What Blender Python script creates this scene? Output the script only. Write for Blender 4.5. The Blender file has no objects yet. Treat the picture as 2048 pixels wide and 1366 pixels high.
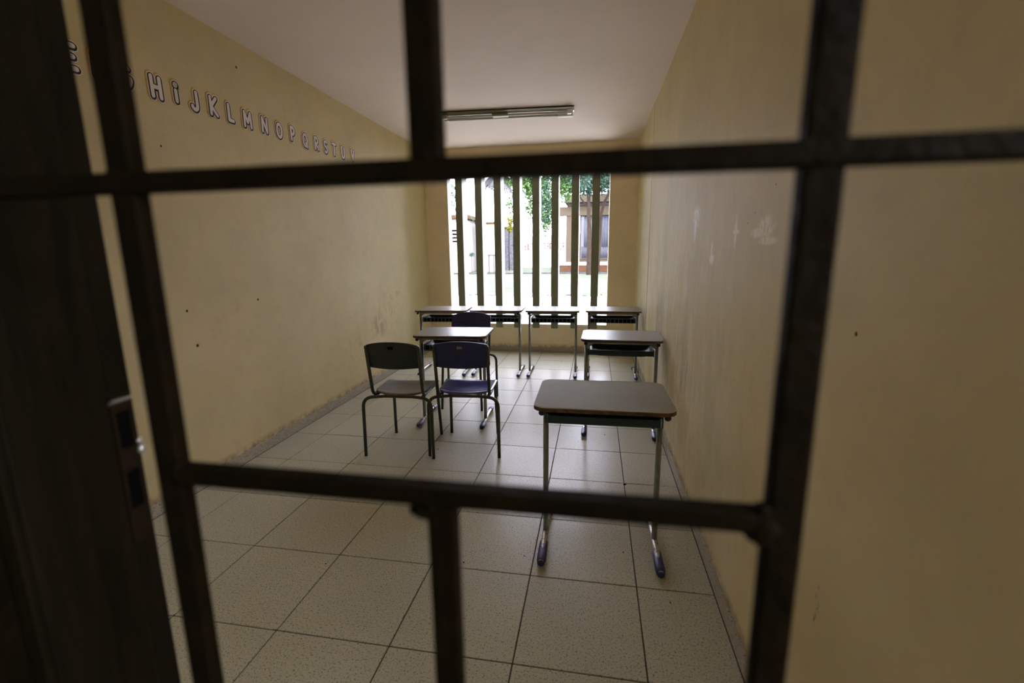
import bpy, bmesh, math, random
from mathutils import Vector, Matrix, noise
random.seed(7)
S = bpy.context.scene
COL = S.collection
PI = math.pi

# ------------------------------------------------------------------ camera, world, sun, exposure
cam_data = bpy.data.cameras.new('camera'); cam = bpy.data.objects.new('camera', cam_data); COL.objects.link(cam)
CF, CP, CY, CR, CH = 935.62, 0.1915, -0.176, -0.0121, 1.414
fw = Vector((math.sin(CY)*math.cos(CP), math.cos(CY)*math.cos(CP), -math.sin(CP)))
rt0 = Vector((math.cos(CY), -math.sin(CY), 0)); up0 = rt0.cross(fw)
rt = rt0*math.cos(CR)+up0*math.sin(CR); up = -rt0*math.sin(CR)+up0*math.cos(CR)
M = Matrix.Identity(4)
for i in range(3):
    M[i][0] = rt[i]; M[i][1] = up[i]; M[i][2] = -fw[i]
M[2][3] = CH
cam.matrix_world = M
cam_data.sensor_width = 36; cam_data.lens = CF/2048*36
cam_data.clip_start = 0.02; cam_data.clip_end = 300
cam_data.dof.use_dof = True; cam_data.dof.focus_distance = 3.6; cam_data.dof.aperture_fstop = 2.8
S.camera = cam

w = bpy.data.worlds.new('world'); S.world = w; w.use_nodes = True
wn = w.node_tree.nodes; wl = w.node_tree.links
bg = wn['Background']; bg.inputs[1].default_value = 24.0
tc = wn.new('ShaderNodeTexCoord'); nz = wn.new('ShaderNodeTexNoise'); nz.inputs['Scale'].default_value = 2.5
rmp = wn.new('ShaderNodeValToRGB'); rmp.color_ramp.elements[0].color = (.75, .77, 1.0, 1); rmp.color_ramp.elements[1].color = (.86, .86, 1, 1)
wl.new(tc.outputs['Generated'], nz.inputs['Vector']); wl.new(nz.outputs[0], rmp.inputs[0]); wl.new(rmp.outputs[0], bg.inputs[0])

sd = bpy.data.lights.new('sun', 'SUN'); sd.energy = 6; sd.angle = math.radians(3); sd.color = (1, .96, .88)
so = bpy.data.objects.new('sun', sd); COL.objects.link(so)
so.rotation_euler = (math.radians(32), math.radians(18), 0)
so.location = (0, -5, 12)

S.view_settings.view_transform = 'Standard'; S.view_settings.look = 'None'
S.view_settings.gamma = 1; S.view_settings.use_curve_mapping = False
S.view_settings.exposure = 0.0
S.cycles.use_denoising = True
S.cycles.max_bounces = 14; S.cycles.diffuse_bounces = 8; S.cycles.glossy_bounces = 5
S.cycles.sample_clamp_indirect = 20; S.cycles.caustics_reflective = False

# ------------------------------------------------------------------ helpers
def tag(o, label=None, cat=None, group=None, kind=None):
    if label: o['label'] = label
    if cat: o['category'] = cat
    if group: o['group'] = group
    if kind: o['kind'] = kind
    return o
def empty(name, loc=(0, 0, 0), rz=0, parent=None, **k):
    o = bpy.data.objects.new(name, None); COL.objects.link(o); o.location = loc; o.rotation_euler = (0, 0, rz)
    o.empty_display_size = .1
    if parent: o.parent = parent
    return tag(o, **k)
def obj(name, bm, m, parent=None, smooth=False, **k):
    me = bpy.data.meshes.new(name)
    if smooth:
        for f in bm.faces: f.smooth = True
    bm.normal_update()
    bm.to_mesh(me); bm.free()
    if isinstance(m, (list, tuple)):
        for x in m: me.materials.append(x)
    else: me.materials.append(m)
    o = bpy.data.objects.new(name, me); COL.objects.link(o)
    if parent: o.parent = parent
    return tag(o, **k)
def box(bm, x0, x1, y0, y1, z0, z1, bev=0, seg=1, mat=0):
    r = bmesh.ops.create_cube(bm, size=1)
    vs = r['verts']
    for v in vs:
        v.co = Vector(((x0+x1)/2+v.co.x*(x1-x0), (y0+y1)/2+v.co.y*(y1-y0), (z0+z1)/2+v.co.z*(z1-z0)))
    fs = set(f for v in vs for f in v.link_faces)
    for f in fs: f.material_index = mat
    if bev:
        es = list(set(e for v in vs for e in v.link_edges))
        bmesh.ops.bevel(bm, geom=es, offset=bev, segments=seg, affect='EDGES', profile=.5)
    return bm
def B(*a, **k): return box(bmesh.new(), *a, **k)
def fillet(pts, r, n=6):
    pts = [Vector(p) for p in pts]; out = [pts[0]]
    for i in range(1, len(pts)-1):
        a, b, c = pts[i-1], pts[i], pts[i+1]
        d1 = (a-b); d2 = (c-b); rr = min(r, d1.length*.48, d2.length*.48)
        p, q = b+d1.normalized()*rr, b+d2.normalized()*rr
        for k in range(n+1):
            t = k/n; out.append(p*(1-t)**2+b*2*t*(1-t)+q*t*t)
    out.append(pts[-1]); return out
def tube(bm, pts, rx, ry=None, n=10, side=Vector((1, 0, 0)), cap=True):
    """sweep an oval (rx along 'side', ry across) along pts"""
    ry = ry or rx; rings = []
    pts = [Vector(p) for p in pts]
    prev = None
    for i, p in enumerate(pts):
        t = (pts[min(i+1, len(pts)-1)]-pts[max(i-1, 0)]).normalized()
        s = side if prev is None else prev
        s = (s-t*s.dot(t))
        if s.length < 1e-4: s = Vector((0, 1, 0))-t*t.y
        s.normalize(); prev = s; u = t.cross(s)
        rings.append([bm.verts.new(p+s*rx*math.cos(2*PI*k/n)+u*ry*math.sin(2*PI*k/n)) for k in range(n)])
    for a, b in zip(rings, rings[1:]):
        for k in range(n):
            f = bm.faces.new((a[k], a[(k+1) % n], b[(k+1) % n], b[k])); f.smooth = True
    if cap:
        bm.faces.new(list(reversed(rings[0]))); bm.faces.new(rings[-1])
    return bm
def blob(bm, c, sx, sy, sz, sub=2, jit=0):
    r = bmesh.ops.create_icosphere(bm, subdivisions=sub, radius=1)
    for v in r['verts']:
        j = 1+jit*noise.noise(v.co*2.3+Vector(c)*5)
        v.co = Vector((c[0]+v.co.x*sx*j, c[1]+v.co.y*sy*j, c[2]+v.co.z*sz*j))
        for f in v.link_faces: f.smooth = True
    return bm
def prism(bm, poly, axis, a, b, mat=0):
    """extrude 2-D polygon along axis 'x'|'y'|'z' between a and b"""
    def P(u, v, t): return {'x': (t, u, v), 'y': (u, t, v), 'z': (u, v, t)}[axis]
    lo = [bm.verts.new(P(u, v, a)) for u, v in poly]; hi = [bm.verts.new(P(u, v, b)) for u, v in poly]
    fs = [bm.faces.new(lo), bm.faces.new(list(reversed(hi)))]
    n = len(poly)
    for k in range(n): fs.append(bm.faces.new((lo[k], hi[k], hi[(k+1) % n], lo[(k+1) % n])))
    for f in fs: f.material_index = mat
    bmesh.ops.recalc_face_normals(bm, faces=fs)
    return bm
def rrect(hx, hy, r, n=6):
    out = []
    for cx, cy, a0 in ((hx-r, hy-r, 0), (-hx+r, hy-r, 90), (-hx+r, -hy+r, 180), (hx-r, -hy+r, 270)):
        for k in range(n+1):
            a = math.radians(a0+90*k/n); out.append((cx+r*math.cos(a), cy+r*math.sin(a)))
    return out
def sheet(bm, fn, nu, nv, thick, nrm):
    """solid curved shell from fn(u,v)->Vector, thickness along nrm"""
    nrm = Vector(nrm)
    g = [[fn(i/nu, j/nv) for i in range(nu+1)] for j in range(nv+1)]
    A = [[bm.verts.new(p) for p in row] for row in g]; C = [[bm.verts.new(p+nrm*thick) for p in row] for row in g]
    for j in range(nv):
        for i in range(nu):
            bm.faces.new((A[j][i], A[j][i+1], A[j+1][i+1], A[j+1][i])); bm.faces.new((C[j][i], C[j+1][i], C[j+1][i+1], C[j][i+1]))
    for j in range(nv):
        for (X, i) in ((0, 0), (1, nu)): bm.faces.new((A[j][i], A[j+1][i], C[j+1][i], C[j][i]))
    for i in range(nu):
        for j in (0, nv): bm.faces.new((A[j][i], A[j][i+1], C[j][i+1], C[j][i]))
    bmesh.ops.recalc_face_normals(bm, faces=bm.faces[:])
    for f in bm.faces: f.smooth = True
    return bm
def copy_tree(o, parent=None):
    c = o.copy(); COL.objects.link(c); c.parent = parent
    for ch in list(o.children): copy_tree(ch, c)
    return c

# ------------------------------------------------------------------ materials
def mat(name, col, rough=.6, metal=0, var=0, scale=8, bump=0, bscale=60, spec=.5, coat=0, col2=None, stretch=None, vmix=(.35, .65)):
    m = bpy.data.materials.new(name); m.use_nodes = True; nt = m.node_tree; N = nt.nodes; L = nt.links
    p = N['Principled BSDF']; p.inputs['Base Color'].default_value = (*col, 1)
    p.inputs['Roughness'].default_value = rough; p.inputs['Metallic'].default_value = metal
    p.inputs['Specular IOR Level'].default_value = spec; p.inputs['Coat Weight'].default_value = coat
    tcn = N.new('ShaderNodeTexCoord'); mp = N.new('ShaderNodeMapping'); L.new(tcn.outputs['Object'], mp.inputs[0])
    if stretch: mp.inputs['Scale'].default_value = stretch
    if var or col2:
        n = N.new('ShaderNodeTexNoise'); n.inputs['Scale'].default_value = scale; n.inputs['Detail'].default_value = 6; n.inputs['Roughness'].default_value = .6
        L.new(mp.outputs[0], n.inputs['Vector'])
        r = N.new('ShaderNodeValToRGB'); r.color_ramp.elements[0].position = vmix[0]; r.color_ramp.elements[1].position = vmix[1]
        c2 = col2 or tuple(c*(1-var) for c in col)
        r.color_ramp.elements[0].color = (*c2, 1); r.color_ramp.elements[1].color = (*col, 1)
        L.new(n.outputs[0], r.inputs[0]); L.new(r.outputs[0], p.inputs['Base Color'])
    if bump:
        n = N.new('ShaderNodeTexNoise'); n.inputs['Scale'].default_value = bscale; n.inputs['Detail'].default_value = 5
        L.new(mp.outputs[0], n.inputs['Vector'])
        b = N.new('ShaderNodeBump'); b.inputs['Strength'].default_value = bump; b.inputs['Distance'].default_value = .01
        L.new(n.outputs[0], b.inputs['Height']); L.new(b.outputs[0], p.inputs['Normal'])
    return m
def wall_mat(name, base, marks=(), spots=(), streak=0, streak_col=(.92, .86, .72), grime=()):
    """plaster: soft mottling, vertical scuffs that fade with height, peeled-paint marks, nail holes. Marks are (u,z,ru,rz,rgb,thr) in world (y or x, z)."""
    m = mat(name, base, .62, bump=.12, bscale=35, spec=.3); nt = m.node_tree; N = nt.nodes; L = nt.links
    p = N['Principled BSDF']; tcn = [n for n in N if n.type == 'TEX_COORD'][0]
    def noise_(scale, st=(1, 1, 1), det=5, rg=.6):
        mp = N.new('ShaderNodeMapping'); mp.inputs['Scale'].default_value = st; L.new(tcn.outputs['Object'], mp.inputs[0])
        n = N.new('ShaderNodeTexNoise'); n.inputs['Scale'].default_value = scale; n.inputs['Detail'].default_value = det; n.inputs['Roughness'].default_value = rg
        L.new(mp.outputs[0], n.inputs['Vector']); return n.outputs[0]
    def mixc(a, b, f):
        x = N.new('ShaderNodeMix'); x.data_type = 'RGBA'; L.new(f, x.inputs['Factor'])
        for s, v in ((6, a), (7, b)):
            if isinstance(v, tuple): x.inputs[s].default_value = (*v, 1)
            else: L.new(v, x.inputs[s])
        return x.outputs[2]
    def ramp(v, a, b):
        r = N.new('ShaderNodeMapRange'); r.inputs[1].default_value = a; r.inputs[2].default_value = b; L.new(v, r.inputs[0]); return r.outputs[0]
    def mul(a, b):
        x = N.new('ShaderNodeMath'); x.operation = 'MULTIPLY'
        for s, v in ((0, a), (1, b)):
            if isinstance(v, (int, float)): x.inputs[s].default_value = v
            else: L.new(v, x.inputs[s])
        return x.outputs[0]
    c = mixc(base, tuple(k*.86 for k in base), ramp(noise_(1.6, det=8), .38, .72))
    c = mixc(c, tuple(k*.80 for k in base), mul(ramp(noise_(9, det=8, rg=.75), .5, .75), .5))
    sep = N.new('ShaderNodeSeparateXYZ'); L.new(tcn.outputs['Object'], sep.inputs[0])
    if streak:
        lowz = ramp(sep.outputs[2], 2.0, 0.9)
        far = ramp(sep.outputs[1], 1.3, 3.2)
        s = mul(mul(ramp(noise_(2.2, (3, 3.4, 1.1), 9, .78), .46, .62), lowz), mul(far, streak))
        c = mixc(c, streak_col, s)
        s2 = mul(mul(ramp(noise_(1.7, (3, 3.6, 1.2), 9, .75), .52, .70), lowz), mul(far, streak*.8))
        c = mixc(c, tuple(k*.55 for k in base), s2)
    ax = 1
    for (u, z, ru, rz, rgb, thr, sc) in list(marks)+list(grime):
        su = N.new('ShaderNodeMath'); su.operation = 'SUBTRACT'; L.new(sep.outputs[ax], su.inputs[0]); su.inputs[1].default_value = u
        sz = N.new('ShaderNodeMath'); sz.operation = 'SUBTRACT'; L.new(sep.outputs[2], sz.inputs[0]); sz.inputs[1].default_value = z
        a = mul(su.outputs[0], 1/ru); b = mul(sz.outputs[0], 1/rz)
        ad = N.new('ShaderNodeMath'); ad.operation = 'ADD'; L.new(mul(a, a), ad.inputs[0]); L.new(mul(b, b), ad.inputs[1])
        f = ramp(ad.outputs[0], 1.0, .25)
        nn = ramp(noise_(sc, (1, 1.4, .8), 5, .7), thr, thr+.12)
        c = mixc(c, rgb, mul(f, nn))
    for (u, z, r) in spots:
        su = N.new('ShaderNodeMath'); su.operation = 'SUBTRACT'; L.new(sep.outputs[ax], su.inputs[0]); su.inputs[1].default_value = u
        sz = N.new('ShaderNodeMath'); sz.operation = 'SUBTRACT'; L.new(sep.outputs[2], sz.inputs[0]); sz.inputs[1].default_value = z
        ad = N.new('ShaderNodeMath'); ad.operation = 'ADD'; L.new(mul(su.outputs[0], su.outputs[0]), ad.inputs[0]); L.new(mul(sz.outputs[0], sz.outputs[0]), ad.inputs[1])
        c = mixc(c, (.03, .025, .02), ramp(ad.outputs[0], r*r*1.3, r*r*.7))
    # dirt line just above the tiled skirting
    c = mixc(c, (.20, .13, .06), mul(ramp(noise_(14, det=8, rg=.8), .40, .62), ramp(sep.outputs[2], .125, .07)))
    L.new(c, p.inputs['Base Color'])
    return m

WB = (.745, .635, .375)
WHITE = (.97, .96, .96)
M_right = wall_mat('plaster_right', WB, streak=.75, marks=[
    (2.72, 1.585, .11, .065, WHITE, .42, 34), (2.735, 1.52, .03, .085, WHITE, .36, 30),
    (1.96, 1.475, .05, .012, (.92, .84, .70), .28, 30), (1.965, 1.475, .018, .075, (.92, .84, .70), .36, 40),
    (1.64, 1.480, .10, .042, (.90, .80, .62), .40, 40), (1.72, 1.462, .075, .020, (.90, .80, .62), .38, 40), (1.61, 1.435, .10, .015, (.90, .80, .62), .36, 40),
    (2.32, 1.365, .055, .026, (.94, .90, .76), .36, 40), (2.33, 1.41, .022, .04, (.90, .84, .70), .40, 50)],
    spots=[(1.049, 1.2386, .005), (1.75, 1.53, .003), (1.82, 1.50, .003), (1.58, 1.60, .003)],
    grime=[(1.067, .58, .012, .07, (.25, .20, .12), .50, 40), (4.0, .80, .22, .30, (.42, .38, .33), .46, 9), (2.85, .74, .16, .25, (.46, .40, .33), .48, 9), (5.5, .62, .2, .28, (.38, .34, .30), .46, 9)])
M_left = wall_mat('plaster_left', WB, spots=[(2.343, 1.999, .006), (2.395, .876, .009), (2.356, 1.09, .008), (2.954, 1.096, .008), (3.0, 2.62, .008)],
    grime=[(4.82, .62, .22, .16, (.55, .44, .24), .44, 9), (4.3, .45, .25, .22, (.62, .49, .27), .50, 7), (5.35, .935, .10, .02, (.14, .10, .06), .52, 40), (5.2, .75, .5, .3, (.6, .48, .27), .52, 12)])
M_back = wall_mat('plaster_back', (.93, .80, .54))
M_hall = mat('hall_plaster', (.68, .64, .50), .8, var=.2)
M_ceil = mat('ceiling_paint', (.82, .725, .68), .8, var=.06, scale=1.4, bump=.08, bscale=20)
M_fin = mat('fin_paint', (.24, .26, .18), .6, var=.12, scale=5, bump=.15, bscale=25)
M_reveal = mat('reveal_paint', (.78, .75, .70), .6, var=.1, scale=6)

def tile_mat(name, base, rough):
    m = mat(name, base, rough, bump=.05, bscale=70, spec=.12); nt = m.node_tree; N = nt.nodes; L = nt.links; p = N['Principled BSDF']
    tcn = [n for n in N if n.type == 'TEX_COORD'][0]
    geo = N.new('ShaderNodeNewGeometry')
    v = N.new('ShaderNodeTexNoise'); v.inputs['Scale'].default_value = 150; v.inputs['Detail'].default_value = 2; v.inputs['Roughness'].default_value = .7
    L.new(geo.outputs['Position'], v.inputs['Vector'])
    r = N.new('ShaderNodeValToRGB'); r.color_ramp.elements[0].position = .37; r.color_ramp.elements[1].position = .445
    r.color_ramp.elements[0].color = (*[c*.36 for c in base], 1); r.color_ramp.elements[1].color = (*base, 1)
    L.new(v.outputs[0], r.inputs[0])
    v2 = N.new('ShaderNodeTexNoise'); v2.inputs['Scale'].default_value = 2.2; v2.inputs['Detail'].default_value = 3
    L.new(geo.outputs['Position'], v2.inputs['Vector'])
    mr = N.new('ShaderNodeMapRange'); mr.inputs[1].default_value = .45; mr.inputs[2].default_value = .8; mr.inputs[4].default_value = .22
    L.new(v2.outputs[0], mr.inputs[0])
    x = N.new('ShaderNodeMix'); x.data_type = 'RGBA'; L.new(mr.outputs[0], x.inputs[0]); L.new(r.outputs[0], x.inputs[6]); x.inputs[7].default_value = (*[c*.62 for c in base], 1)
    L.new(x.outputs[2], p.inputs['Base Color'])
    mr2 = N.new('ShaderNodeMapRange'); mr2.inputs[1].default_value = .3; mr2.inputs[2].default_value = .8; mr2.inputs[3].default_value = rough*.92; mr2.inputs[4].default_value = rough*1.12
    L.new(v2.outputs[0], mr2.inputs[0]); L.new(mr2.outputs[0], p.inputs['Roughness'])
    return m
M_tile = tile_mat('floor_tile', (.56, .545, .425), .30)
M_skirt = tile_mat('skirting_tile', (.50, .46, .38), .42)
M_grout = mat('grout', (.06, .045, .028), .9, var=.3, scale=30)

M_iron = mat('gate_iron', (.0075, .0048, .0016), .6, .0, col2=(.004, .0028, .0008), scale=30, bump=.3, bscale=90, spec=.04)
M_wood = mat('door_wood', (.010, .0075, .003), .6, col2=(.005, .004, .0015), scale=12, stretch=(6, 6, .6), bump=.15, bscale=40, spec=.08)
M_rust = mat('rusty_plate', (.016, .009, .004), .7, 0, spec=.1, col2=(.009, .006, .003), scale=60, bump=.3)
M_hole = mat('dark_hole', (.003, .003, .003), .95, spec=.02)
M_brightm = mat('glint_metal', (.62, .62, .60), .35, .8, var=.3, scale=40)

M_lam = mat('desk_laminate', (.25, .24, .20), .32, var=.10, scale=5, bump=.03, bscale=200, spec=.5)
M_lam_m = mat('desk_laminate_matt', (.32, .31, .22), .62, var=.10, scale=5, bump=.03, bscale=200, spec=.15)
M_band_brown = mat('edge_chipboard', (.17, .09, .035), .7, col2=(.05, .028, .016), scale=35, bump=.3, bscale=150, stretch=(.6, 1, 1))
M_band_navy = mat('edge_band_navy', (.035, .035, .055), .4, col2=(.07, .045, .03), scale=18, vmix=(.25, .4))
M_lip = mat('laminate_lip_highlight', (.62, .60, .56), .3)  # pale rim puts the edge highlight into the colour
M_steel = mat('painted_steel', (.26, .28, .25), .42, .25, var=.25, scale=20)
M_foot = mat('worn_foot_steel', (.50, .47, .42), .35, .8, col2=(.12, .08, .05), scale=45, vmix=(.35, .5))
M_cap = mat('purple_cap', (.038, .034, .155), .38, var=.25, scale=30)
M_knob = mat('dark_plug', (.02, .016, .03), .5)
M_basket = mat('basket_plastic', (.010, .040, .035), .5, var=.3, scale=12)
M_rim = mat('basket_plastic_grey', (.10, .115, .13), .5, var=.3, scale=12)
M_basket_b = mat('basket_plastic_back', (.03, .035, .042), .55, var=.3, scale=12)
M_tube = mat('chair_tube', (.075, .075, .05), .36, .5, var=.25, scale=20)
M_seat = mat('navy_plastic', (.06, .055, .30), .2, var=.15, scale=5)
M_seat_g = mat('dusty_navy_plastic', (.05, .055, .11), .32, col2=(.105, .105, .10), scale=2.2, vmix=(.42, .58))
M_back_n = mat('navy_back', (.020, .024, .12), .42, var=.2, scale=10)
M_back_g = mat('dark_green_back', (.016, .034, .030), .42, col2=(.018, .018, .026), scale=9)
M_rivet = mat('rivet', (.35, .35, .38), .35, .6)
M_sticker = mat('sticker', (.34, .29, .18), .6, var=.3, scale=90)

M_yel = mat('letter_foam', (.75, .42, .08), .8); M_whi = mat('letter_border', (.92, .82, .76), .7)
M_blk = mat('letter_outline', (.007, .007, .018), .6); M_fac = mat('letter_face', (.92, .84, .83), .7)
M_lampb = mat('fixture_housing', (.26, .25, .16), .45, .3, var=.15); M_lampr = mat('fixture_reflector', (.62, .62, .58), .25, .7)
M_tubeg = mat('lamp_glass', (.66, .66, .64), .25); M_lampw = mat('lamp_holder', (.85, .85, .84), .4)
M_black = mat('fixture_gap_shade', (.015, .014, .01), .7)

# outdoors
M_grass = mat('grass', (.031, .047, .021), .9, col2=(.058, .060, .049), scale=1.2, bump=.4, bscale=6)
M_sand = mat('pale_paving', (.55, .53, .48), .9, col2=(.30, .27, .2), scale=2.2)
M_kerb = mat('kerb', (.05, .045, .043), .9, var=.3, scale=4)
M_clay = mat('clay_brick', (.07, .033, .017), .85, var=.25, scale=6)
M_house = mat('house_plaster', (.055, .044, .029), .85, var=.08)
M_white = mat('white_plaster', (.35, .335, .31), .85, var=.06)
M_dark = mat('dark_gap', (.02, .016, .012), .8)
M_curt = mat('curtain', (.06, .063, .072), .8, var=.15, stretch=(8, 8, .4))
M_glassd = mat('dark_glass', (.05, .05, .06), .2)
M_pink = mat('pink_lettering', (.05, .024, .022), .9)
M_bark = mat('bark', (.028, .02, .014), .9, var=.4, scale=9, bump=.5, bscale=20, stretch=(1, 1, .4))
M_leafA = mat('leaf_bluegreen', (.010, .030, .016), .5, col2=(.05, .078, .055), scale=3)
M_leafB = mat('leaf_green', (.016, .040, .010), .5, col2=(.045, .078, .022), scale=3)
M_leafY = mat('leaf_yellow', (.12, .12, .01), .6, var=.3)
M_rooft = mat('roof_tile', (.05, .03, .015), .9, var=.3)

for m_ in (M_grass, M_sand, M_kerb, M_clay, M_house, M_white, M_curt, M_pink, M_bark, M_rooft, M_leafA, M_leafB, M_leafY):
    m_.node_tree.nodes['Principled BSDF'].inputs['Specular IOR Level'].default_value = .04
# ------------------------------------------------------------------ setting
XL, XR, YB, H = -2.3525, 0.5282, 6.4758, 2.7807
FY0, FY1 = .295, .4335          # front wall
DX0, DX1, DZ = -.5, .42, 2.12   # doorway
YF = YB+.15
SX, OX, OY = .4581, .2027, 1.3653
def st(name, bm, m, parent=None, **k): return obj(name, bm, m, parent, kind='structure' if parent is None else None, **k)

# floor: screed slab + every tile a piece
bm = B(XL-.15, XR+.15, -2.1, YF, -.12, -.012); box(bm, XL-.15, XR+.15, -2.1, YF, -.012, -.0035)
floor = st('floor', bm, M_grout)
G = .0027
tile_cache = {}
def tile_piece(x0, x1, y0, y1, parent):
    w_, d_ = round(x1-x0, 4), round(y1-y0, 4)
    if (w_, d_) not in tile_cache:
        b = B(-w_/2, w_/2, -d_/2, d_/2, -.008, 0, bev=.0012)
        me = bpy.data.meshes.new('tile'); b.to_mesh(me); b.free(); me.materials.append(M_tile); tile_cache[(w_, d_)] = me
    o = bpy.data.objects.new('tile', tile_cache[(w_, d_)]); COL.objects.link(o); o.parent = parent
    o.location = ((x0+x1)/2, (y0+y1)/2, random.uniform(-.0003, .0003))
xs = sorted([XL+.011] + [OX+k*SX for k in range(-5, 1)] + [XR-.011])
ys = sorted([FY1] + [OY+k*SX for k in range(-2, 12) if OY+k*SX > FY1+.01] + [YB-.011])
for a, b in zip(xs, xs[1:]):
    for c, d in zip(ys, ys[1:]): tile_piece(a+G, b-G, c+G, d-G, floor)
for k in range(2):   # threshold
    tile_piece(DX0+k*.46+G, DX0+(k+1)*.46-G, FY0-.1, FY1-G, floor)

# ceiling, walls
st('ceiling', B(XL-.15, XR+.15, FY0, YF+.6, H, H+.15), M_ceil)
st('wall_left', B(XL-.15, XL, FY1, YF, 0, H), M_left)
st('wall_right', B(XR, XR+.15, FY1, YF, 0, H), M_right)
st('trim_1', B(XR-.003, XR, 4.96, YB, .074, H), M_right)
WX0, WX1, WZ0, WZ1 = -2.036, .171, .392, 2.62
bm = bmesh.new()
box(bm, XL-.15, WX0, YB, YF, 0, H); box(bm, WX1, XR+.15, YB, YF, 0, H)
box(bm, WX0, WX1, YB, YF, 0, WZ0); box(bm, WX0, WX1, YB, YF, WZ1, H)
st('wall_back', bm, M_back)
win = empty('window_1', ((WX0+WX1)/2, YB, WZ0), kind='structure')
def lp(o, root):   # keep world coordinates under a moved root
    o.location = tuple(-c for c in root.location); return o
t = .004
lp(obj('reveal', B(WX0, WX0+t, YB+.001, YF, WZ0, WZ1), M_reveal, win), win)
lp(obj('reveal', B(WX1-t, WX1, YB+.001, YF, WZ0, WZ1), M_reveal, win), win)
lp(obj('window_sill', B(WX0, WX1, YB+.001, YF+.02, WZ0-.03, WZ0+t, bev=.002), M_reveal, win), win)
f0 = -1.867
for k, xc in enumerate((-1.867, -1.593, -1.327, -1.067, -.802, -.5445, -.276, -.008)):
    b = bmesh.new(); prism(b, [(xc-.048, YB-.030), (xc+.048, YB-.030), (xc+.044, YB+.235), (xc-.044, YB+.235)], 'z', .345, WZ1)
    bmesh.ops.bevel(b, geom=b.edges[:], offset=.006, segments=2, affect='EDGES')
    lp(obj('fin', b, M_fin, win), win)

# skirting, tile by tile
def skirt(name, side):
    root = empty(name, (0, 0, 0), kind='structure')
    if side in 'LR':
        x0, x1 = (XL, XL+.010) if side == 'L' else (XR-.010, XR)
        cuts = ys
        for a, b in zip(cuts, cuts[1:]): obj('tile', B(x0, x1, a+.0015, b-.0015, .0, .072, bev=.001), M_skirt, root)
    else:
        cuts = [XL+.011]+[OX+k*SX+.2 for k in range(-5, 1)]+[XR-.011]
        for a, b in zip(cuts, cuts[1:]): obj('tile', B(a+.0015, b-.0015, YB-.010, YB, 0, .072, bev=.001), M_skirt, root)
skirt('baseboard_left', 'L'); skirt('baseboard_right', 'R'); skirt('baseboard_back', 'K')

# front wall with the doorway, and the corridor the camera stands in
bm = bmesh.new()
box(bm, XL-.15, DX0-.028, FY0, FY1, 0, H); box(bm, DX1+.028, XR+.15, FY0, FY1, 0, H); box(bm, DX0-.028, DX1+.028, FY0, FY1, DZ+.03, H)
st('wall_front', bm, [M_left, M_hall])
for p_ in bpy.data.objects['wall_front'].data.polygons:
    p_.material_index = 0 if p_.normal.y > .5 else 1
bm = bmesh.new(); box(bm, XL-.3, 3.4, -1.95, -1.8, 0, H); box(bm, XL-.3, XL-.15, -1.8, FY0, 0, H)
st('wall_hall', bm, M_hall)
st('wall_hall_side', box(B(XR+.15, 3.4, FY0, FY1, 0, H), 3.4, 3.55, -1.95, FY1, 0, H), M_hall)  # second box: unseen end wall added to shut out sky light
hl = bpy.data.lights.new('corridor_fill', 'AREA'); hl.shape = 'RECTANGLE'; hl.size = 1.2; hl.size_y = .3; hl.energy = 80; hl.color = (.93, .92, 1)  # unseen area light added to fill the near walls and gate bars
ho = bpy.data.objects.new('corridor_fill', hl); COL.objects.link(ho); ho.location = (1.9, -.7, 2.6); ho.rotation_euler = (0, 0, PI/2)
hd = bpy.data.lights.new('corridor_end_fill', 'AREA'); hd.shape = 'RECTANGLE'; hd.size = 1.8; hd.size_y = 1.5; hd.energy = 45; hd.color = (.86, .86, 1)  # unseen area light added at the closed corridor end for the bar sides
he = bpy.data.objects.new('corridor_end_fill', hd); COL.objects.link(he); he.location = (3.38, -.75, 1.6); he.rotation_euler = (0, PI/2, 0)
st('ceiling_hall', B(XL-.3, 3.4, -1.95, FY0, H, H+.15), M_hall)
st('roof', B(XL-1, 4.2, -3, YF+.6, H+.18, H+.30), M_hall)  # unseen slab put in to keep the sun out of the corridor
st('floor_hall', B(XR+.15, 3.6, -2.1, FY1, -.12, -.004), M_grout)
door = empty('door_1', (DX0, FY0, 0), kind='structure')
def dobj(n, b, m, **k): return lp(obj(n, b, m, door, **k), door)
dobj('jamb', B(DX0-.03, DX0, FY0-.004, FY1-.018, 0, DZ, bev=.002), M_wood)
dobj('jamb', B(DX1, DX1+.03, FY0-.004, FY1-.018, 0, DZ, bev=.002), M_wood)
dobj('head', B(DX0-.03, DX1+.03, FY0-.004, FY1-.018, DZ, DZ+.03, bev=.002), M_wood)
dobj('stop', B(DX0, DX0+.004, FY0+.002, .386, 0, DZ, bev=.0015), M_wood)
dobj('stop', B(DX1-.004, DX1, FY0+.002, .386, 0, DZ, bev=.0015), M_wood)
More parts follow.
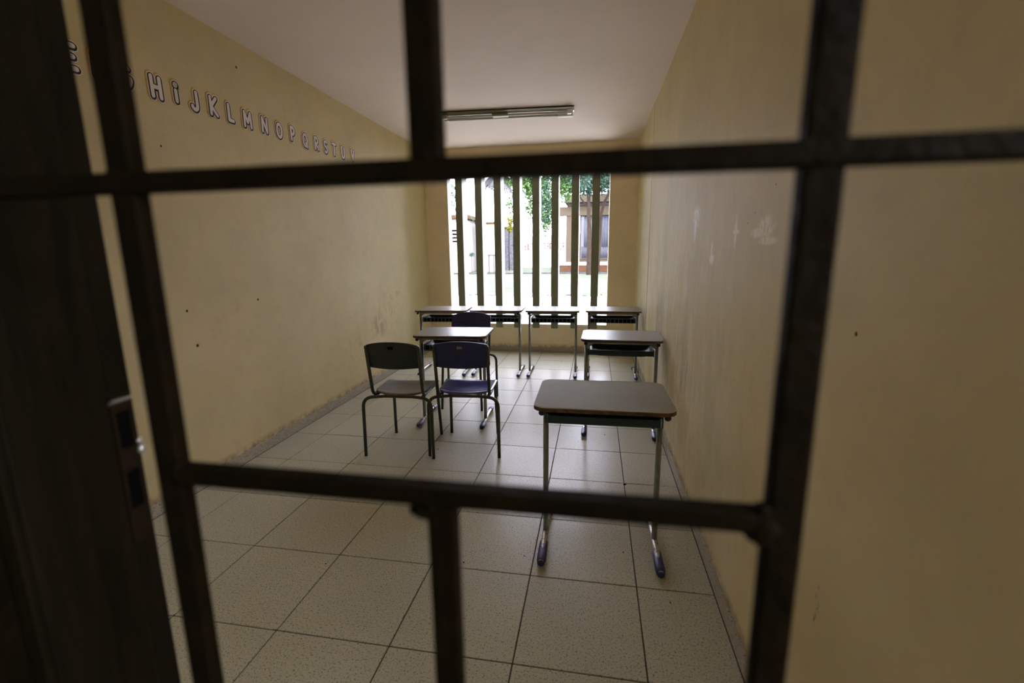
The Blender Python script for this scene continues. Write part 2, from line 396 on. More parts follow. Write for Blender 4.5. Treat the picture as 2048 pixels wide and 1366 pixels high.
# strike plate with two boxes
bm = bmesh.new()
x0, x1, y0, y1 = DX0+.0003, DX0+.0022, .3885, .4115
cuts = [1.098, 1.138, 1.182, 1.208, 1.250, 1.268]
for a, b in ((1.098, 1.138), (1.182, 1.208), (1.250, 1.268)): box(bm, x0, x1, y0, y1, a, b)
for a, b in ((1.138, 1.182), (1.208, 1.250)): box(bm, x0, x1, y0, y0+.004, a, b); box(bm, x0, x1, y1-.004, y1, a, b)
sp = dobj('strike_plate', bm, M_rust, label='rusty strike plate')
bm = bmesh.new(); box(bm, x0-.0002, x0+.0006, y0+.003, y1-.003, 1.136, 1.184); box(bm, x0-.0002, x0+.0006, y0+.003, y1-.003, 1.206, 1.252)
dobj('bolt_hole', bm, M_hole)
bm = bmesh.new(); prism(bm, [(x0, 1.2615), (x0+.007, 1.2655), (x0+.008, 1.2635), (x0, 1.2585)], 'y', .387, .408)
dobj('strike_lip', bm, M_brightm, label='bright lip of strike plate')  # pale colour stands in for light caught by the lip
bm = bmesh.new(); blob(bm, (x0+.003, .4125, 1.2010), .004, .0045, .006); blob(bm, (x0+.002, .4120, 1.2110), .003, .003, .004)
dobj('lip_glint', bm, M_brightm, label='pale blobs for light on the strike lip')  # pale blobs model light striking the plate's lip

# ------------------------------------------------------------------ iron gate
GY, PT = .28, .2117
gate = empty('iron_gate', (-.1, GY, .04), label='dark brown welded iron bar gate in front of the doorway', cat='gate')
gx = [-.3106, -.0989, .1140]; VW, VD = .0102, .0064; gz = [1.4612, 1.2530]
def vbar(x, z0, z1, name='vertical_bar', hw=.0102, hd=.0064): lp(obj(name, B(x-hw, x+hw, GY-hd, GY+hd, z0, z1, bev=.0024, seg=3), M_iron, gate), gate)
def hbar(z, x0, x1, name='horizontal_bar'): lp(obj(name, B(x0, x1, GY-.0088, GY+.0066, z-.0066, z+.0066, bev=.002, seg=3), M_iron, gate), gate)
vbar(gx[0], .07, 2.06); vbar(gx[2], .07, 2.06)
vbar(gx[1], gz[0]+.005, 1.885, hw=.0100); vbar(gx[1], .84, gz[1]-.005, hw=.0100)
vbar(-.535, .04, 2.09, 'frame_stile', .014, .014); vbar(.455, .04, 2.09, 'frame_stile', .014, .014)
hbar(gz[0], -.525, .445); hbar(gz[1], gx[0]+.006, gx[2]-.006)
for z in (.84, 1.885, .06, 2.075): hbar(z, -.525, .445)
def weld(c, s):
    b = bmesh.new(); blob(b, c, *s, sub=3, jit=.25); lp(obj('weld_bead', b, M_iron, gate), gate)
weld((gx[1]-.0135, GY-.002, gz[1]-.0115), (.0095, .007, .0075)); weld((gx[1]-.008, GY-.002, gz[1]-.0075), (.0085, .0075, .0075))
weld((gx[2]-.0125, GY-.003, gz[1]-.004), (.0100, .0075, .0115)); weld((gx[2]-.0130, GY-.004, gz[1]+.0085), (.0050, .005, .0042))
weld((gx[0]+.009, GY-.002, gz[0]), (.0055, .0075, .0085)); weld((gx[0]+.0085, GY-.003, gz[1]+.002), (.005, .007, .0085))
weld((gx[1], GY-.003, gz[0]+.004), (.0105, .006, .007)); weld((gx[0]-.009, GY-.002, gz[0]), (.004, .0075, .0085))

# ------------------------------------------------------------------ desks
def make_desk(band, slotted, bz, cy=-.09, caps=((-.276, -.155), (.235, .15))):
    root = empty('school_desk')
    poly = rrect(.300, .225, .055)
    b = bmesh.new(); prism(b, rrect(.298, .223, .053), 'z', .7375, .7585)
    obj('tabletop', b, M_lam_m if bz > .005 else M_lam, root)
    b = bmesh.new(); n = len(poly); inn = rrect(.2975, .2225, .0525)
    for z0, z1, m_, o1 in ((.7375, .7545, 0, poly), (.7545, .7592, 1, rrect(.2995, .2245, .0545))):
        R = [[b.verts.new((x, y, z)) for x, y in pl] for pl, z in ((inn, z0), (o1, z0+.0008), (o1, z1-.001), (inn, z1))]
        for a, c in zip(R, R[1:]):
            for k in range(n):
                f = b.faces.new((a[k], a[(k+1) % n], c[(k+1) % n], c[k])); f.material_index = m_
    obj('edge_band', b, [band, M_lip], root)
    # steel underframe
    b = bmesh.new(); box(b, -.262, .262, -.135, -.115, .709, .737, bev=.002); box(b, -.262, .262, .12, .14, .709, .737, bev=.002)
    obj('cross_rail', b, M_steel, root)
    for s in (-1, 1):
        b = bmesh.new(); box(b, s*.263-.013, s*.263+.013, -.195, .19, .716, .7372, bev=.004, seg=2)
        r = obj('side_rail', b, M_steel, root)
        for py in (-.198, .193): obj('rail_plug', blob(bmesh.new(), (s*.263, py, .722), .0145, .008, .0125), M_knob, r)
        b = bmesh.new(); prism(b, [(s*.262, .705), (s*.205, .709), (s*.255, .672)], 'y', -.128, -.122); obj('gusset', b, M_steel, root)
        b = bmesh.new(); tube(b, [(s*.263, cy, .03), (s*.263, cy, .72)], .013, .027, 14)
        obj('column', b, M_steel, root)
        b = bmesh.new()
        pts = [(s*.263, y, .024+.012*math.cos((y+.018)/.26*PI/2)) for y in [-.25+.5*k/10-.018 for k in range(11)]]
        tube(b, pts, .0145, .0105, 12)
        ft = obj('foot', b, M_foot, root, label='worn bare steel foot')
        for y0, y1 in caps:
            b = bmesh.new(); pp = []
            for k in range(7):
                y = y0+(y1-y0)*k/6; pp.append((s*.263, y, .0205+.007*k/6))
            tube(b, pp, .0225, .0175, 14)
            for v in b.verts:   # taper: rounded nose, flat sole
                tt = abs(v.co.y-y0)/abs(y1-y0)
                sc = .62+.38*min(1, (tt/.22))**.5 if tt < .22 else 1-.12*(tt-.22)
                v.co.x = s*.263+(v.co.x-s*.263)*sc; v.co.z = max(.0012, .0205+(v.co.z-.0205)*sc)
            obj('end_cap', b, M_cap, ft)
    # book basket
    bk = M_basket
    b = bmesh.new()
    sheet(b, lambda u, v: Vector((-.245+.49*u, -.065+.235*v, .606+.036*abs(2*u-1)**8+.012*v*v)), 16, 8, .004, (0, 0, 1))
    bs = obj('book_basket', b, bk, root)
    b = bmesh.new()
    if slotted:
        box(b, -.247, .247, -.071, -.065, .6475, .656); box(b, -.247, .247, -.071, -.065, .604, .611)
        for k in range(12):
            x = -.243+.486*k/11; box(b, x-.0035, x+.0035, -.071, .0, .610, .648)
    else:
        box(b, -.247, .247, -.072, -.066, .612, .650, bev=.002)
        box(b, -.247, .247, -.078, -.066, .6475, .6530, bev=.002)
    obj('basket_rim', b, M_rim if slotted else bk, root)
    if slotted: obj('basket_slot_shade', B(-.243, .243, -.052, -.046, .609, .650), M_hole, root)  # near-black panel added behind the slots, stands in for shade inside
    b = bmesh.new()
    if bz > .005: box(b, -.240, .240, .166, .171, .608, .645, bev=.002)
    else: box(b, -.247, .247, .166, .171, .618, .658, bev=.002)
    obj('basket_back', b, M_basket_b if slotted else bk, root)
    for s in (-1, 1):
        b = bmesh.new(); box(b, s*.2475-.003, s*.2475+.003, -.07, .17, .606, .662, bev=.002); obj('basket_side', b, bk, root)
    for o in root.children:
        if o.name.startswith('basket') or o.name.startswith('book_basket'): o.location.z = bz
    return root
d_near = make_desk(M_band_brown, False, .060, -.01, ((-.262, -.17), (.240, .085)))
d_navy = make_desk(M_band_navy, False, -.004)
d_slot = make_desk(M_band_brown, True, .0)
DG = 'grey-topped school desks with two steel columns'
def place(o, x, y, r, label, group=DG, cat='desk', cp=True):
    c = copy_tree(o) if cp else o
    c.location = (x, y, 0); c.rotation_euler = (0, 0, r); tag(c, label, cat, group); return c
place(d_near, .046, 2.120, PI+.009, 'school desk standing nearest the gate, whole grey top with worn brown edge in view', cp=False)
place(d_navy, .209, 3.690, -.020, 'school desk with dark navy edge by the right wall, behind the nearest desk', cp=False)
place(d_slot, -1.147, 3.715, .05, 'school desk directly in front of the two near chairs, third chair behind it')
place(d_slot, -1.745, 5.277, .06, 'school desk in the back row, against the left wall', cp=False)
place(d_slot, -1.105, 5.325, .02, 'school desk in the back row, behind the third chair')
place(d_slot, -.464, 5.336, .02, 'school desk in the back row standing in front of the middle of the window')
place(d_slot, .205, 5.370, -.005, 'school desk in the back row, in the corner by the right wall')

# ------------------------------------------------------------------ chairs
def make_chair(mseat, mback, sticker):
    root = empty('school_chair')
    R = .0115
    def tb(name, pts, r=.05):
        b = bmesh.new(); tube(b, fillet(pts, r, 7), R, n=12); return obj(name, b, M_tube, root)
    for s in (-1, 1):
        tb('rear_leg', [(s*.246, -.235, .0), (s*.243, -.225, .428), (s*.10, -.19, .430)], .075)
        tb('front_leg', [(s*.185, .20, 0), (s*.172, .165, .432), (s*.172, -.18, .430)], .05)
        tb('back_post', [(s*.180, -.02, .440), (s*.180, -.195, .440), (s*.180, -.262, .80)], .05)
    b = bmesh.new(); tube(b, [(-.10, -.19, .430), (.10, -.19, .430)], R, n=12); tube(b, [(-.172, .12, .432), (.172, .12, .432)], .009, n=10)
    obj('seat_bearer', b, M_tube, root)
    def sf(u, v):
        x = 2*u-1; y = 2*v-1
        hw = .192+.006*y
        r_ = .055 # corner rounding
        yy = .02+.182*y
        ed = max(0, abs(y)-(1-.30)); hw -= .045*(ed/.30)**2.2*(1 if y > 0 else .8)
        xx = x*hw
        yy += -.022*(1-x*x) if y < -.6 else (.0 if y < .6 else .012*(1-x*x))
        z = .4535-.018*(1-x**2)*(1-((y+.15)/1.15)**2 if abs((y+.15)/1.15) < 1 else 0)+.004*x**4
        if y > .55: z -= .020*((y-.55)/.45)**2
        if y < -.75: z += .003-.010*((-y-.75)/.25)**2
        return Vector((xx, yy, z))
    b = bmesh.new(); sheet(b, sf, 26, 24, .007, (0, 0, -1)); obj('seat', b, mseat, root)
    def bf(u, v):
        x = 2*u-1; h = v
        top = .168+.020*(1-x*x)
        r_ = .035; W = .193
        hh = h
        w_ = W
        if hh > .78: k = (hh-.78)/.22; w_ = W-r_*(1-math.sqrt(max(0, 1-k*k)))
        if hh < .1: w_ = W-.006*(1-hh/.1)
        xx = x*w_; z = .645-.008*(1-x*x)*(1-hh)+hh*top
        yb = -.232-.045*(z-.645)/.17 + .030*x*x-.012
        yb -= .0022*max(0, math.sin((z-.66)*2*PI/.032)) if (.665 < z < .78 and abs(x) < .82) else 0
        return Vector((xx, yb-.002, z))
    b = bmesh.new(); sheet(b, bf, 30, 34, .009, (0, 1, 0)); bk = obj('backrest', b, mback, root)
    for s in (-1, 1):
        for z in (.700, .755):
            b = bmesh.new(); blob(b, (s*.176, bf(.5+s*.176/.386, (z-.645)/.175).y-.001, z), .0045, .003, .0045); obj('rivet', b, M_rivet, bk)
    if sticker:
        y = bf(.5, .85).y-.0012
        b = B(-.017, .017, y-.0006, y+.001, .783, .799); obj('label_sticker', b, M_sticker, bk)
        b = B(-.015, .015, y-.0012, y+.001, .806, .809); obj('moulded_mark', b, M_back_n, bk)
    else:
        y = bf(.5, .8).y-.001
        b = B(-.018, .018, y-.001, y+.001, .782, .806, bev=.0008); obj('moulded_mark', b, M_hole, bk)
    return root
ch_a = make_chair(M_seat_g, M_back_g, False)
ch_b = make_chair(M_seat, M_back_n, True)
CG = 'navy plastic school chairs on steel tube frames'
place(ch_a, -1.338, 3.122, .055, 'school chair with blackish green backrest and dusty seat, nearer the left wall', CG, 'chair', False)
place(ch_b, -.895, 3.195, .085, 'navy school chair with small pale sticker on its backrest, partly overlapping its neighbour', CG, 'chair', False)
ch_c = place(ch_b, -1.170, 4.115, PI+.02, 'navy school chair on the far side of a desk, only upper backrest above the tabletop', CG, 'chair')
for o in list(ch_c.children):
    for q in list(o.children):
        if q.name.startswith(('label_sticker', 'moulded_mark')): bpy.data.objects.remove(q)

# ------------------------------------------------------------------ alphabet on the left wall
def arc(cx, cy, rx, ry, a0, a1, n=12): return [(cx+rx*math.cos(math.radians(a0+(a1-a0)*k/n)), cy+ry*math.sin(math.radians(a0+(a1-a0)*k/n))) for k in range(n+1)]
GL = {  # unit box: x 0..w, y 0..1
 'E': (.52, [[(.5, 1), (.06, 1), (.03, 0), (.5, 0)], [(.05, .52), (.42, .52)]]),
 'F': (.5, [[(.5, 1), (.05, 1), (.03, 0)], [(.05, .52), (.42, .52)]]),
 'G': (.58, [arc(.3, .5, .28, .5, 50, 340, 16)+[(.56, .42), (.36, .42)]]),
 'H': (.58, [[(.03, 1), (.05, 0)], [(.53, 1), (.55, 0)], [(.05, .5), (.53, .5)]]),
 'I': (.22, [[(.10, .60), (.12, 0)], arc(.11, .92, .05, .05, 0, 360, 10)]),
 'J': (.5, [[(.38, 1), (.40, .3)]+arc(.21, .24, .19, .24, 0, -165, 9)]),
 'K': (.56, [[(.05, 1), (.05, 0)], [(.5, 1), (.09, .48), (.54, 0)]]),
 'L': (.44, [[(.05, 1), (.05, 0), (.42, 0)]]),
 'M': (.74, [[(.03, 0), (.06, 1), (.36, .30), (.66, 1), (.70, 0)]]),
 'N': (.60, [[(.04, 0), (.05, 1), (.54, 0), (.55, 1)]]),
 'O': (.62, [arc(.31, .5, .29, .5, 0, 360, 22)]),
 'P': (.5, [[(.06, 0), (.05, 1)]+arc(.18, .72, .28, .28, 90, -90, 10)+[(.06, .44)]]),
 'Q': (.62, [arc(.30, .5, .28, .5, 0, 360, 22), [(.36, .26), (.58, -.04)]]),
 'R': (.54, [[(.06, 0), (.05, 1)]+arc(.20, .74, .26, .26, 90, -90, 10)+[(.1, .48)], [(.2, .46), (.52, 0)]]),
 'S': (.5, [arc(.25, .75, .21, .25, 35, 250, 11)+arc(.25, .25, .22, .25, 80, -145, 12)]),
 'T': (.54, [[(.0, 1), (.54, 1)], [(.27, .98), (.28, 0)]]),
 'U': (.56, [[(.04, 1), (.05, .3)]+arc(.28, .28, .23, .28, 180, 360, 10)+[(.51, .3), (.53, 1)]]),
 'V': (.58, [[(.02, 1), (.29, 0), (.56, 1)]])}
def layer(strokes, wd, dx, dz, x, yc, zc, w_, h):
    b = bmesh.new(); off = 0
    def P(u, v, e=0): return Vector((x+e, yc+(u-w_/2)*h+dx, zc+(v-.5)*h+dz))
    def flat(pts, e):
        vs = [b.verts.new((x+e, p[0], p[1])) for p in pts]; f = b.faces.new(vs)
    k = 0
    for s in strokes:
        pp = [((yc+(u-w_/2)*h+dx), (zc+(v-.5)*h+dz)) for u, v in s]
        for i, p in enumerate(pp):
            k += 1; e = (k % 5)*1e-5
            prism(b, [(p[0]+wd*math.cos(2*PI*j/12), p[1]+wd*math.sin(2*PI*j/12)) for j in range(12)], 'x', x, x+.0006+e)
            if i < len(pp)-1:
                q = pp[i+1]; dxx, dyy = q[0]-p[0], q[1]-p[1]; L_ = math.hypot(dxx, dyy)
                if L_ < 1e-5: continue
                nx, ny = -dyy/L_*wd, dxx/L_*wd
                prism(b, [(p[0]+nx, p[1]+ny), (q[0]+nx, q[1]+ny), (q[0]-nx, q[1]-ny), (p[0]-nx, p[1]-ny)], 'x', x, x+.0006+e+5e-6)
    return b
LP = {'E': (1.930, 2.2984), 'F': (2.060, 2.300), 'G': (2.190, 2.302), 'H': (2.3603, 2.3013), 'I': (2.4859, 2.3129), 'J': (2.6139, 2.3048), 'K': (2.7543, 2.3141), 'L': (2.894, 2.312), 'M': (3.0475, 2.3103), 'N': (3.217, 2.3162), 'O': (3.378, 2.3165), 'P': (3.5383, 2.3311), 'Q': (3.7009, 2.3169), 'R': (3.8616, 2.326), 'S': (4.0019, 2.3261), 'T': (4.1405, 2.3326), 'U': (4.2919, 2.333), 'V': (4.4739, 2.3427)}
for ch, (y, z) in LP.items():
    w_, strokes = GL[ch]
    h = .098 if ch in 'EHJKGF' else .092
    root = empty('wall_letter', (XL, y, z), label="cut-out bubble letter %s with black outline stuck high on the left wall" % ch, cat='letter', group='alphabet letters along the left wall')
    if ch == 'I': root['label'] = 'cut-out bubble letter i with a round dot, black outline, high on the left wall'
    ws = .9 if ch in 'MNQRSK' else 1
    for nm, wd, x, m_, dx, dz in (('foam_backing', .0275, .0004, M_yel, -.002, .002), ('white_border', .0240, .0022, M_whi, .001, -.001), ('black_outline', .0186*ws**.5, .0034, M_blk, .0015, -.002), ('letter_face', .0108*ws, .0046, M_fac, 0, 0)):
        obj(nm, layer(strokes, wd, dx, dz, x, 0, 0, w_, h), m_, root)

# ------------------------------------------------------------------ ceiling lamp
lamp = empty('ceiling_lamp', (-.90, 4.90, H), math.radians(3.2), label='long narrow fluorescent batten lamp fixed to the ceiling', cat='lamp')
L2 = .665
b = bmesh.new(); box(b, -L2, L2, -.058, .034, -.012, 0); obj('mounting_gap_shade', b, M_black, lamp)  # black slab stands in for the shadow gap above the fixture
b = bmesh.new(); prism(b, [(-.060, -.014), (-.03, -.036), (.03, -.036), (.10, -.014), (.10, -.012), (-.060, -.012)], 'x', -L2, L2)
obj('reflector', b, M_lampr, lamp)
b = bmesh.new(); box(b, -L2, -.02, -.066, -.061, -.034, -.010); obj('reflector_edge', b, M_lampb, lamp)
b = bmesh.new(); box(b, -.14, .02, -.050, .050, -.056, -.038, bev=.003); obj('ballast_cover', b, M_lampb, lamp)
b = bmesh.new(); box(b, L2-.16, L2-.01, .030, .085, -.072, -.034, bev=.004); obj('end_cover', b, M_lampw, lamp, label='white end cover')
for s in (-.6, 1):
    b = bmesh.new(); tube(b, [(-L2+.03, s*.055, -.052), (L2-.03, s*.055, -.052)], .012, n=12); obj('fluorescent_tube', b, M_tubeg, lamp)
    for e in (-1, 1):
        b = bmesh.new(); box(b, e*(L2-.045)-.022, e*(L2-.045)+.022, s*.055-.020, s*.055+.020, -.068, -.030, bev=.003); obj('lamp_holder', b, M_lampw, lamp)

# small litter on the floor
bm = bmesh.new()
for x, y, r in ((.2077, 2.718, .010), (.16, 2.05, .004), (-.62, 1.85, .004), (-.60, 1.9, .003), (-.57, 1.86, .005), (-1.1, 3.05, .006), (-.3, 1.95, .004), (.33, 1.75, .004), (-1.2, 1.75, .004), (-.36, 4.2, .006), (.1, 3.5, .005), (-.1, 6.0, .012), (-.05, 6.03, .008), (-.4, 5.9, .006), (.3, 2.5, .004), (-.9, 2.2, .004)):
    blob(bm, (x, y, r*.4), r, r*.7, r*.5, sub=1, jit=.5)
obj('dirt_crumbs', bm, M_hole, label='dark dirt crumbs scattered on the floor tiles', cat='dirt', kind='stuff')
bm = bmesh.new(); tube(bm, fillet([(.500, 5.22, .004), (.508, 5.30, .05), (.514, 5.36, .10), (.512, 5.45, .16)], .03), .0022, n=6); tube(bm, fillet([(.505, 5.28, .004), (.512, 5.37, .06), (.513, 5.40, .02), (.50, 5.48, .004)], .03), .002, n=6)
obj('bent_wire', bm, mat('straw_wire', (.28, .18, .08), .7), label='thin bent wire leaning on the right wall by the corner desk', cat='wire')

def leaves(name, clusters, n, size, m, parent=None, aspect=2.2, seed=1, **k):
    rr = random.Random(seed); V = []; F = []
    wts = [c[3]*c[4]*c[5] for c in clusters]
    for _ in range(n):
        c = rr.choices(clusters, wts)[0]
        d = Vector((rr.gauss(0, 1), rr.gauss(0, 1), rr.gauss(0, 1))).normalized()*(rr.random()**.4)
        p = Vector((c[0]+d.x*c[3], c[1]+d.y*c[4], c[2]+d.z*c[5]))
        a = Vector((rr.gauss(0, 1), rr.gauss(0, 1), rr.gauss(-.6, .7))).normalized(); q = a.cross(Vector((rr.gauss(0, 1), rr.gauss(0, 1), rr.gauss(0, 1)))).normalized()
        s = size*rr.uniform(.6, 1.3); i = len(V)
        V += [p, p+a*s*.5+q*s/aspect*.5, p+a*s, p+a*s*.5-q*s/aspect*.5]; F.append((i, i+1, i+2, i+3))
    me = bpy.data.meshes.new(name); me.from_pydata(V, [], F); me.materials.append(m)
    o = bpy.data.objects.new(name, me); COL.objects.link(o)
    if parent: o.parent = parent
    return tag(o, **k)
def trunk(name, pts, r0, r1, parent):
    b = bmesh.new(); rings = []; n = 10
    for i, p in enumerate(pts):
        r_ = r0+(r1-r0)*i/(len(pts)-1)
        rings.append([b.verts.new((p[0]+r_*math.cos(2*PI*k/n)*(1+.12*math.sin(3*k+i)), p[1]+r_*math.sin(2*PI*k/n), p[2])) for k in range(n)])
    for a, c in zip(rings, rings[1:]):
        for k in range(n): b.faces.new((a[k], a[(k+1) % n], c[(k+1) % n], c[k])).smooth = True
    b.faces.new(rings[-1])
    return obj(name, b, M_bark, parent)
# ------------------------------------------------------------------ outdoors
GZ = -.2
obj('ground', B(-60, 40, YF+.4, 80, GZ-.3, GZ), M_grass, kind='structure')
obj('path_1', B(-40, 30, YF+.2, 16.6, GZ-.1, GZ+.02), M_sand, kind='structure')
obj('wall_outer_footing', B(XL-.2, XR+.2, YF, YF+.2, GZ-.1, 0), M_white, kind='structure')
bm = bmesh.new()
r_ = random.Random(3)
for k in range(150):
    x = r_.uniform(-7, 2); y = 16.6+r_.gauss(0, .35)
    blob(bm, (x, y, GZ+.02), r_.uniform(.03, .14), r_.uniform(.03, .1), r_.uniform(.01, .04), sub=1, jit=.6)
obj('leaf_litter', bm, M_dark, label='dark fallen leaves along the edge of the pale path', cat='leaf litter', kind='stuff')
kerb = empty('kerb', (-4, 33, GZ), label='low concrete kerb running across the lawn', cat='kerb')
for k in range(16):
    x = -14+k*1.0
    obj('kerb_stone', B(x+4+.01, x+4.99, -.09, .09, -.05, .10, bev=.01), M_kerb, kerb)
pl = empty('planter_wall', (-.6, 34, GZ), label='low orange brick planter wall at the foot of the tan building', cat='planter')
for rw in range(5):
    for k in range(14):
        x = -1.95+k*.30+(rw % 2)*.15
        obj('brick', B(x, x+.285, -.07, .07, .12+rw*.088, .12+rw*.088+.078, bev=.006), M_clay, pl)
obj('planter_base', B(-2, 2.4, -.05, 1.7, 0, .14), M_kerb, pl); obj('planter_core', B(-1.94, 2.3, -.04, .05, .1, .55), M_kerb, pl); obj('coping', B(-2, 2.4, -.1, .1, .56, .62, bev=.01), M_white, pl)

def house():
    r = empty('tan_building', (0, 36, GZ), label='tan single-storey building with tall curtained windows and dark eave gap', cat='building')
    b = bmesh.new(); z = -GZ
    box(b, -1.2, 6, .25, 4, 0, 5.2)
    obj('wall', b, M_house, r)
    obj('column', B(-2.2, -1.75, -.05, .3, .2, 4.75, bev=.02), M_house, r)
    obj('eave_beam', B(-2.7, 6, -.1, .35, 4.1, 4.75), M_house, r, label='tan beam')
    obj('eave_gap', B(-2.0, 6, -.13, -.1, 4.80, 4.98), M_dark, r)
    obj('roof_fascia', B(-2.3, 6.2, -.5, 4, 5.0, 5.55, bev=.02), M_house, r)
    obj('plinth', B(-2.6, 6, -.6, .4, 0, .72), M_white, r)
    for x0 in (-1.15, .12, 1.4):
        w_ = obj('window_frame', B(x0, x0+1.02, .18, .26, .92, 4.08), M_house, r)
        obj('window_pane', B(x0+.05, x0+.97, .16, .19, .97, 4.04), M_glassd, w_)
        b = bmesh.new(); sheet(b, lambda u, v: Vector((x0+.28+.62*u*(1-.25*(1-v)*0), .11+.03*math.sin(u*22), 1.85+2.2*v)), 40, 2, .01, (0, -1, 0)); obj('curtain', b, M_curt, w_)
        b = bmesh.new(); sheet(b, lambda u, v: Vector((x0+.10+.84*u, .14+.015*math.sin(u*34), 1.0+.85*v)), 40, 2, .01, (0, -1, 0)); obj('lower_curtain', b, mat('grey_lace', (.018, .018, .024), .8), w_)
house()
r = empty('white_house', (-12, 35, GZ), label='white house with a brown tiled eave and four dark louvre slots', cat='building')
obj('wall', B(-6, 2.2, 0, 4, 0, 4.0), M_white, r)
obj('roof', B(-6.4, 2.6, -.4, 4, 3.98, 4.30, bev=.03), M_rooft, r)
for k in range(4): obj('louvre_slot', B(1.15, 1.85, -.03, .01, 2.30+k*.265, 2.43+k*.265), M_hole, r)
r = empty('white_shed', (-8.6, 37, GZ), label='small white shed with brown gable tip left of the grey hut', cat='shed')
obj('wall', B(-.6, .9, 0, 2, 0, 3.7), M_white, r); obj('roof', B(-.8, 1.1, -.2, 2.1, 3.7, 3.86), M_rooft, r)
r = empty('grey_hut', (-7.2, 40, GZ), label='grey weathered hut beyond the lawn under a yellow bush', cat='hut')
b = bmesh.new(); box(b, -.5, .6, 0, 1, 0, 3.5); obj('wall', b, mat('weathered_grey', (.03, .03, .038), .9, col2=(.09, .09, .10), scale=6), r)
obj('roof', B(-.6, .7, -.1, 1.1, 3.5, 3.62), M_kerb, r)
r = empty('boundary_wall', (-4, 45, GZ), label='long white boundary wall painted with pink block lettering', cat='wall')
obj('wall_face', B(-30, 10, 0, .3, 0, 3.0), M_white, r)
b = bmesh.new(); r_ = random.Random(5)
for k in range(16):
    x = -2.7+k*.30
    for (u0, u1, v0, v1) in r_.sample([(0, .06, 0, .62), (0, .22, .56, .62), (0, .22, .28, .34), (.17, .23, 0, .62), (0, .22, 0, .06), (.08, .14, 0, .6)], 3):
        box(b, x+u0, x+u1, -.012, 0, 1.68+v0, 1.68+v1)
obj('painted_lettering', b, M_pink, r)
t = empty('young_plant', (-9.1, 34.4, GZ), label='young plant with a dark tuft of leaves before the white shed', cat='plant')
trunk('stem', [(0, 0, 0), (0, 0, .7), (.02, 0, 1.4)], .02, .015, t)
leaves('foliage', [(0, 0, 1.4, .22, .2, .17)], 260, .10, M_leafA, t, seed=18, kind='stuff')
obj('garden_bench', box(box(B(-8.0, -7.45, 34.9, 35.1, GZ+1.25, GZ+1.36), -7.95, -7.88, 34.95, 35.05, GZ, GZ+1.25), -7.57, -7.5, 34.95, 35.05, GZ, GZ+1.25), M_dark, label='small dark bench shape on the lawn before the grey hut', cat='bench')

# tree before the tan building
t = empty('shade_tree', (-.42, 31.5, GZ), label='broad-leafed tree with a straight slim trunk before the tan building', cat='tree')
trunk('trunk', [(0, 0, 0), (.0, 0, 1.4), (-.02, 0, 2.8), (-.07, 0, 3.9), (-.1, 0, 5.5)], .16, .11, t)
trunk('branch', [(-.05, 0, 4.2), (-.7, 0, 5.0), (-1.5, 0, 5.9)], .07, .04, t)
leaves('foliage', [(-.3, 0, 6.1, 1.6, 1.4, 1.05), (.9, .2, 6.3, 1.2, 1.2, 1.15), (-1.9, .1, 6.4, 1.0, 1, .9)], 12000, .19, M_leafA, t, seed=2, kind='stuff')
t = empty('leaning_tree', (.28, 33.4, GZ), label='second tree trunk leaning outwards, right beside the slim trunk', cat='tree')
trunk('trunk', [(-.1, 0, 0), (-.06, 0, 2.0), (0, 0, 3.9), (.2, 0, 4.7), (.6, 0, 5.5), (1.4, 0, 6.2)], .12, .10, t)
leaves('foliage', [(1.75, 1.1, 6.7, 1.2, 1.0, 1.2)], 5000, .20, M_leafA, t, seed=12, kind='stuff')
# near drooping tree in the middle
t = empty('drooping_tree', (-2.52, 18.4, GZ), label='green tree with drooping boughs hanging across the middle window gaps', cat='tree')
trunk('trunk', [(.16, 0, 0), (.17, 0, 1.6), (.17, 0, 3.2), (.2, 0, 5)], .075, .06, t)
trunk('branch', [(.15, 0, 3.2), (.8, 0, 3.6), (1.4, -.2, 3.75), (2.0, -.2, 4.4)], .03, .02, t)
leaves('foliage', [(.0, 0, 4.4, .75, .7, .75), (.1, 0, 3.4, .30, .3, .75), (.62, -.2, 3.3, .34, .3, 1.0), (.66, -.2, 2.55, .17, .2, .5), (1.3, 0, 4.0, .45, .4, .62), (-.75, 0, 3.35, .22, .2, .33), (-.7, .1, 4.5, .4, .4, .45)], 9500, .10, M_leafB, t, seed=4, aspect=1.7, kind='stuff')
leaves('under_foliage', [(.62, -.25, 3.4, .33, .3, .9), (1.7, 0, 4.3, .6, .5, .5)], 4000, .10, M_leafA, t, seed=6, aspect=1.8, kind='stuff')
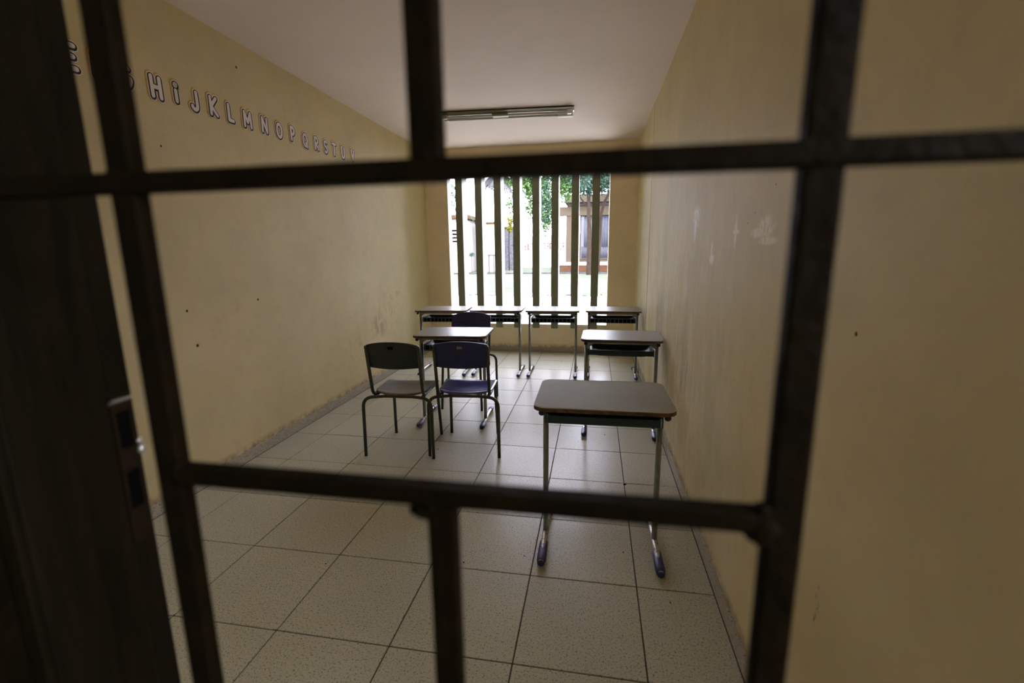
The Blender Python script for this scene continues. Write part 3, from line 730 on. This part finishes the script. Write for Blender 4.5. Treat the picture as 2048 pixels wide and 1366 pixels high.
# yellow bush
t = empty('yellow_bush', (-6.95, 38.8, GZ), label='tall yellow-green bush in front of the grey hut', cat='bush')
trunk('stem', [(-.1, 0, 0), (-.12, 0, 2), (-.05, 0, 4)], .05, .03, t)
leaves('foliage', [(0, 0, 4.1, .42, .3, .45), (-.05, 0, 3.5, .25, .3, .4)], 1200, .13, M_leafY, t, seed=8, kind='stuff')
# palm at the left
def palm(name, x, y, z, label, nf=11, L_=2.0, seed=0, m=M_leafB, tr=.13):
    t = empty(name, (x, y, GZ), label=label, cat='palm'); rr = random.Random(seed)
    trunk('trunk', [(.1, 0, 0), (.04, 0, z*.5), (0, 0, z)], tr, tr*.8, t)
    for k in range(nf):
        az = 2*PI*k/nf+rr.uniform(-.2, .2); el = rr.uniform(.2, 1.1); b = bmesh.new(); n = 16; P = []
        for i in range(n+1):
            s = i/n; P.append(Vector((math.cos(az)*L_*s*math.cos(el*(1-s*.3)), math.sin(az)*L_*s*math.cos(el*(1-s*.3)), z+L_*(math.sin(el)*s-1.05*s*s))))
        for i in range(1, n):
            T = (P[i+1]-P[i-1]).normalized(); sd_ = T.cross(Vector((0, 0, 1))).normalized()
            for sg in (-1, 1):
                e = P[i]+sd_*sg*.32*math.sin(PI*(.15+.8*i/n))+T*.15+Vector((0, 0, -.12)); wv = T*.045
                v = [b.verts.new(q) for q in (P[i]-wv, P[i]+wv, e+wv*.3, e-wv*.3)]; b.faces.new(v)
        tube(b, P, .012, n=5)
        obj('frond', b, m, t)
palm('palm_tree', -8.7, 25, 4.95, 'green palm behind the leftmost gap of the window', 42, 2.3, 3, M_leafA)
M_feather = mat('dry_frond', (.035, .035, .038), .8, var=.4, scale=14)
palm('dry_palm', -4.14, 20.5, 4.62, 'greyish dry palm with hanging fronds near the third window gap', 26, .9, 9, M_feather, .07)
t = empty('slim_tree', (-4.74, 19, GZ), label='slim dark tree with a drooping tip in the second window gap', cat='tree')
trunk('trunk', [(0, 0, 0), (.02, 0, 2.5), (0, 0, 5.2)], .05, .03, t)
leaves('foliage', [(-.45, 0, 4.75, .22, .2, .40), (0, 0, 5.3, .4, .4, .4)], 900, .10, M_leafA, t, seed=10, kind='stuff')
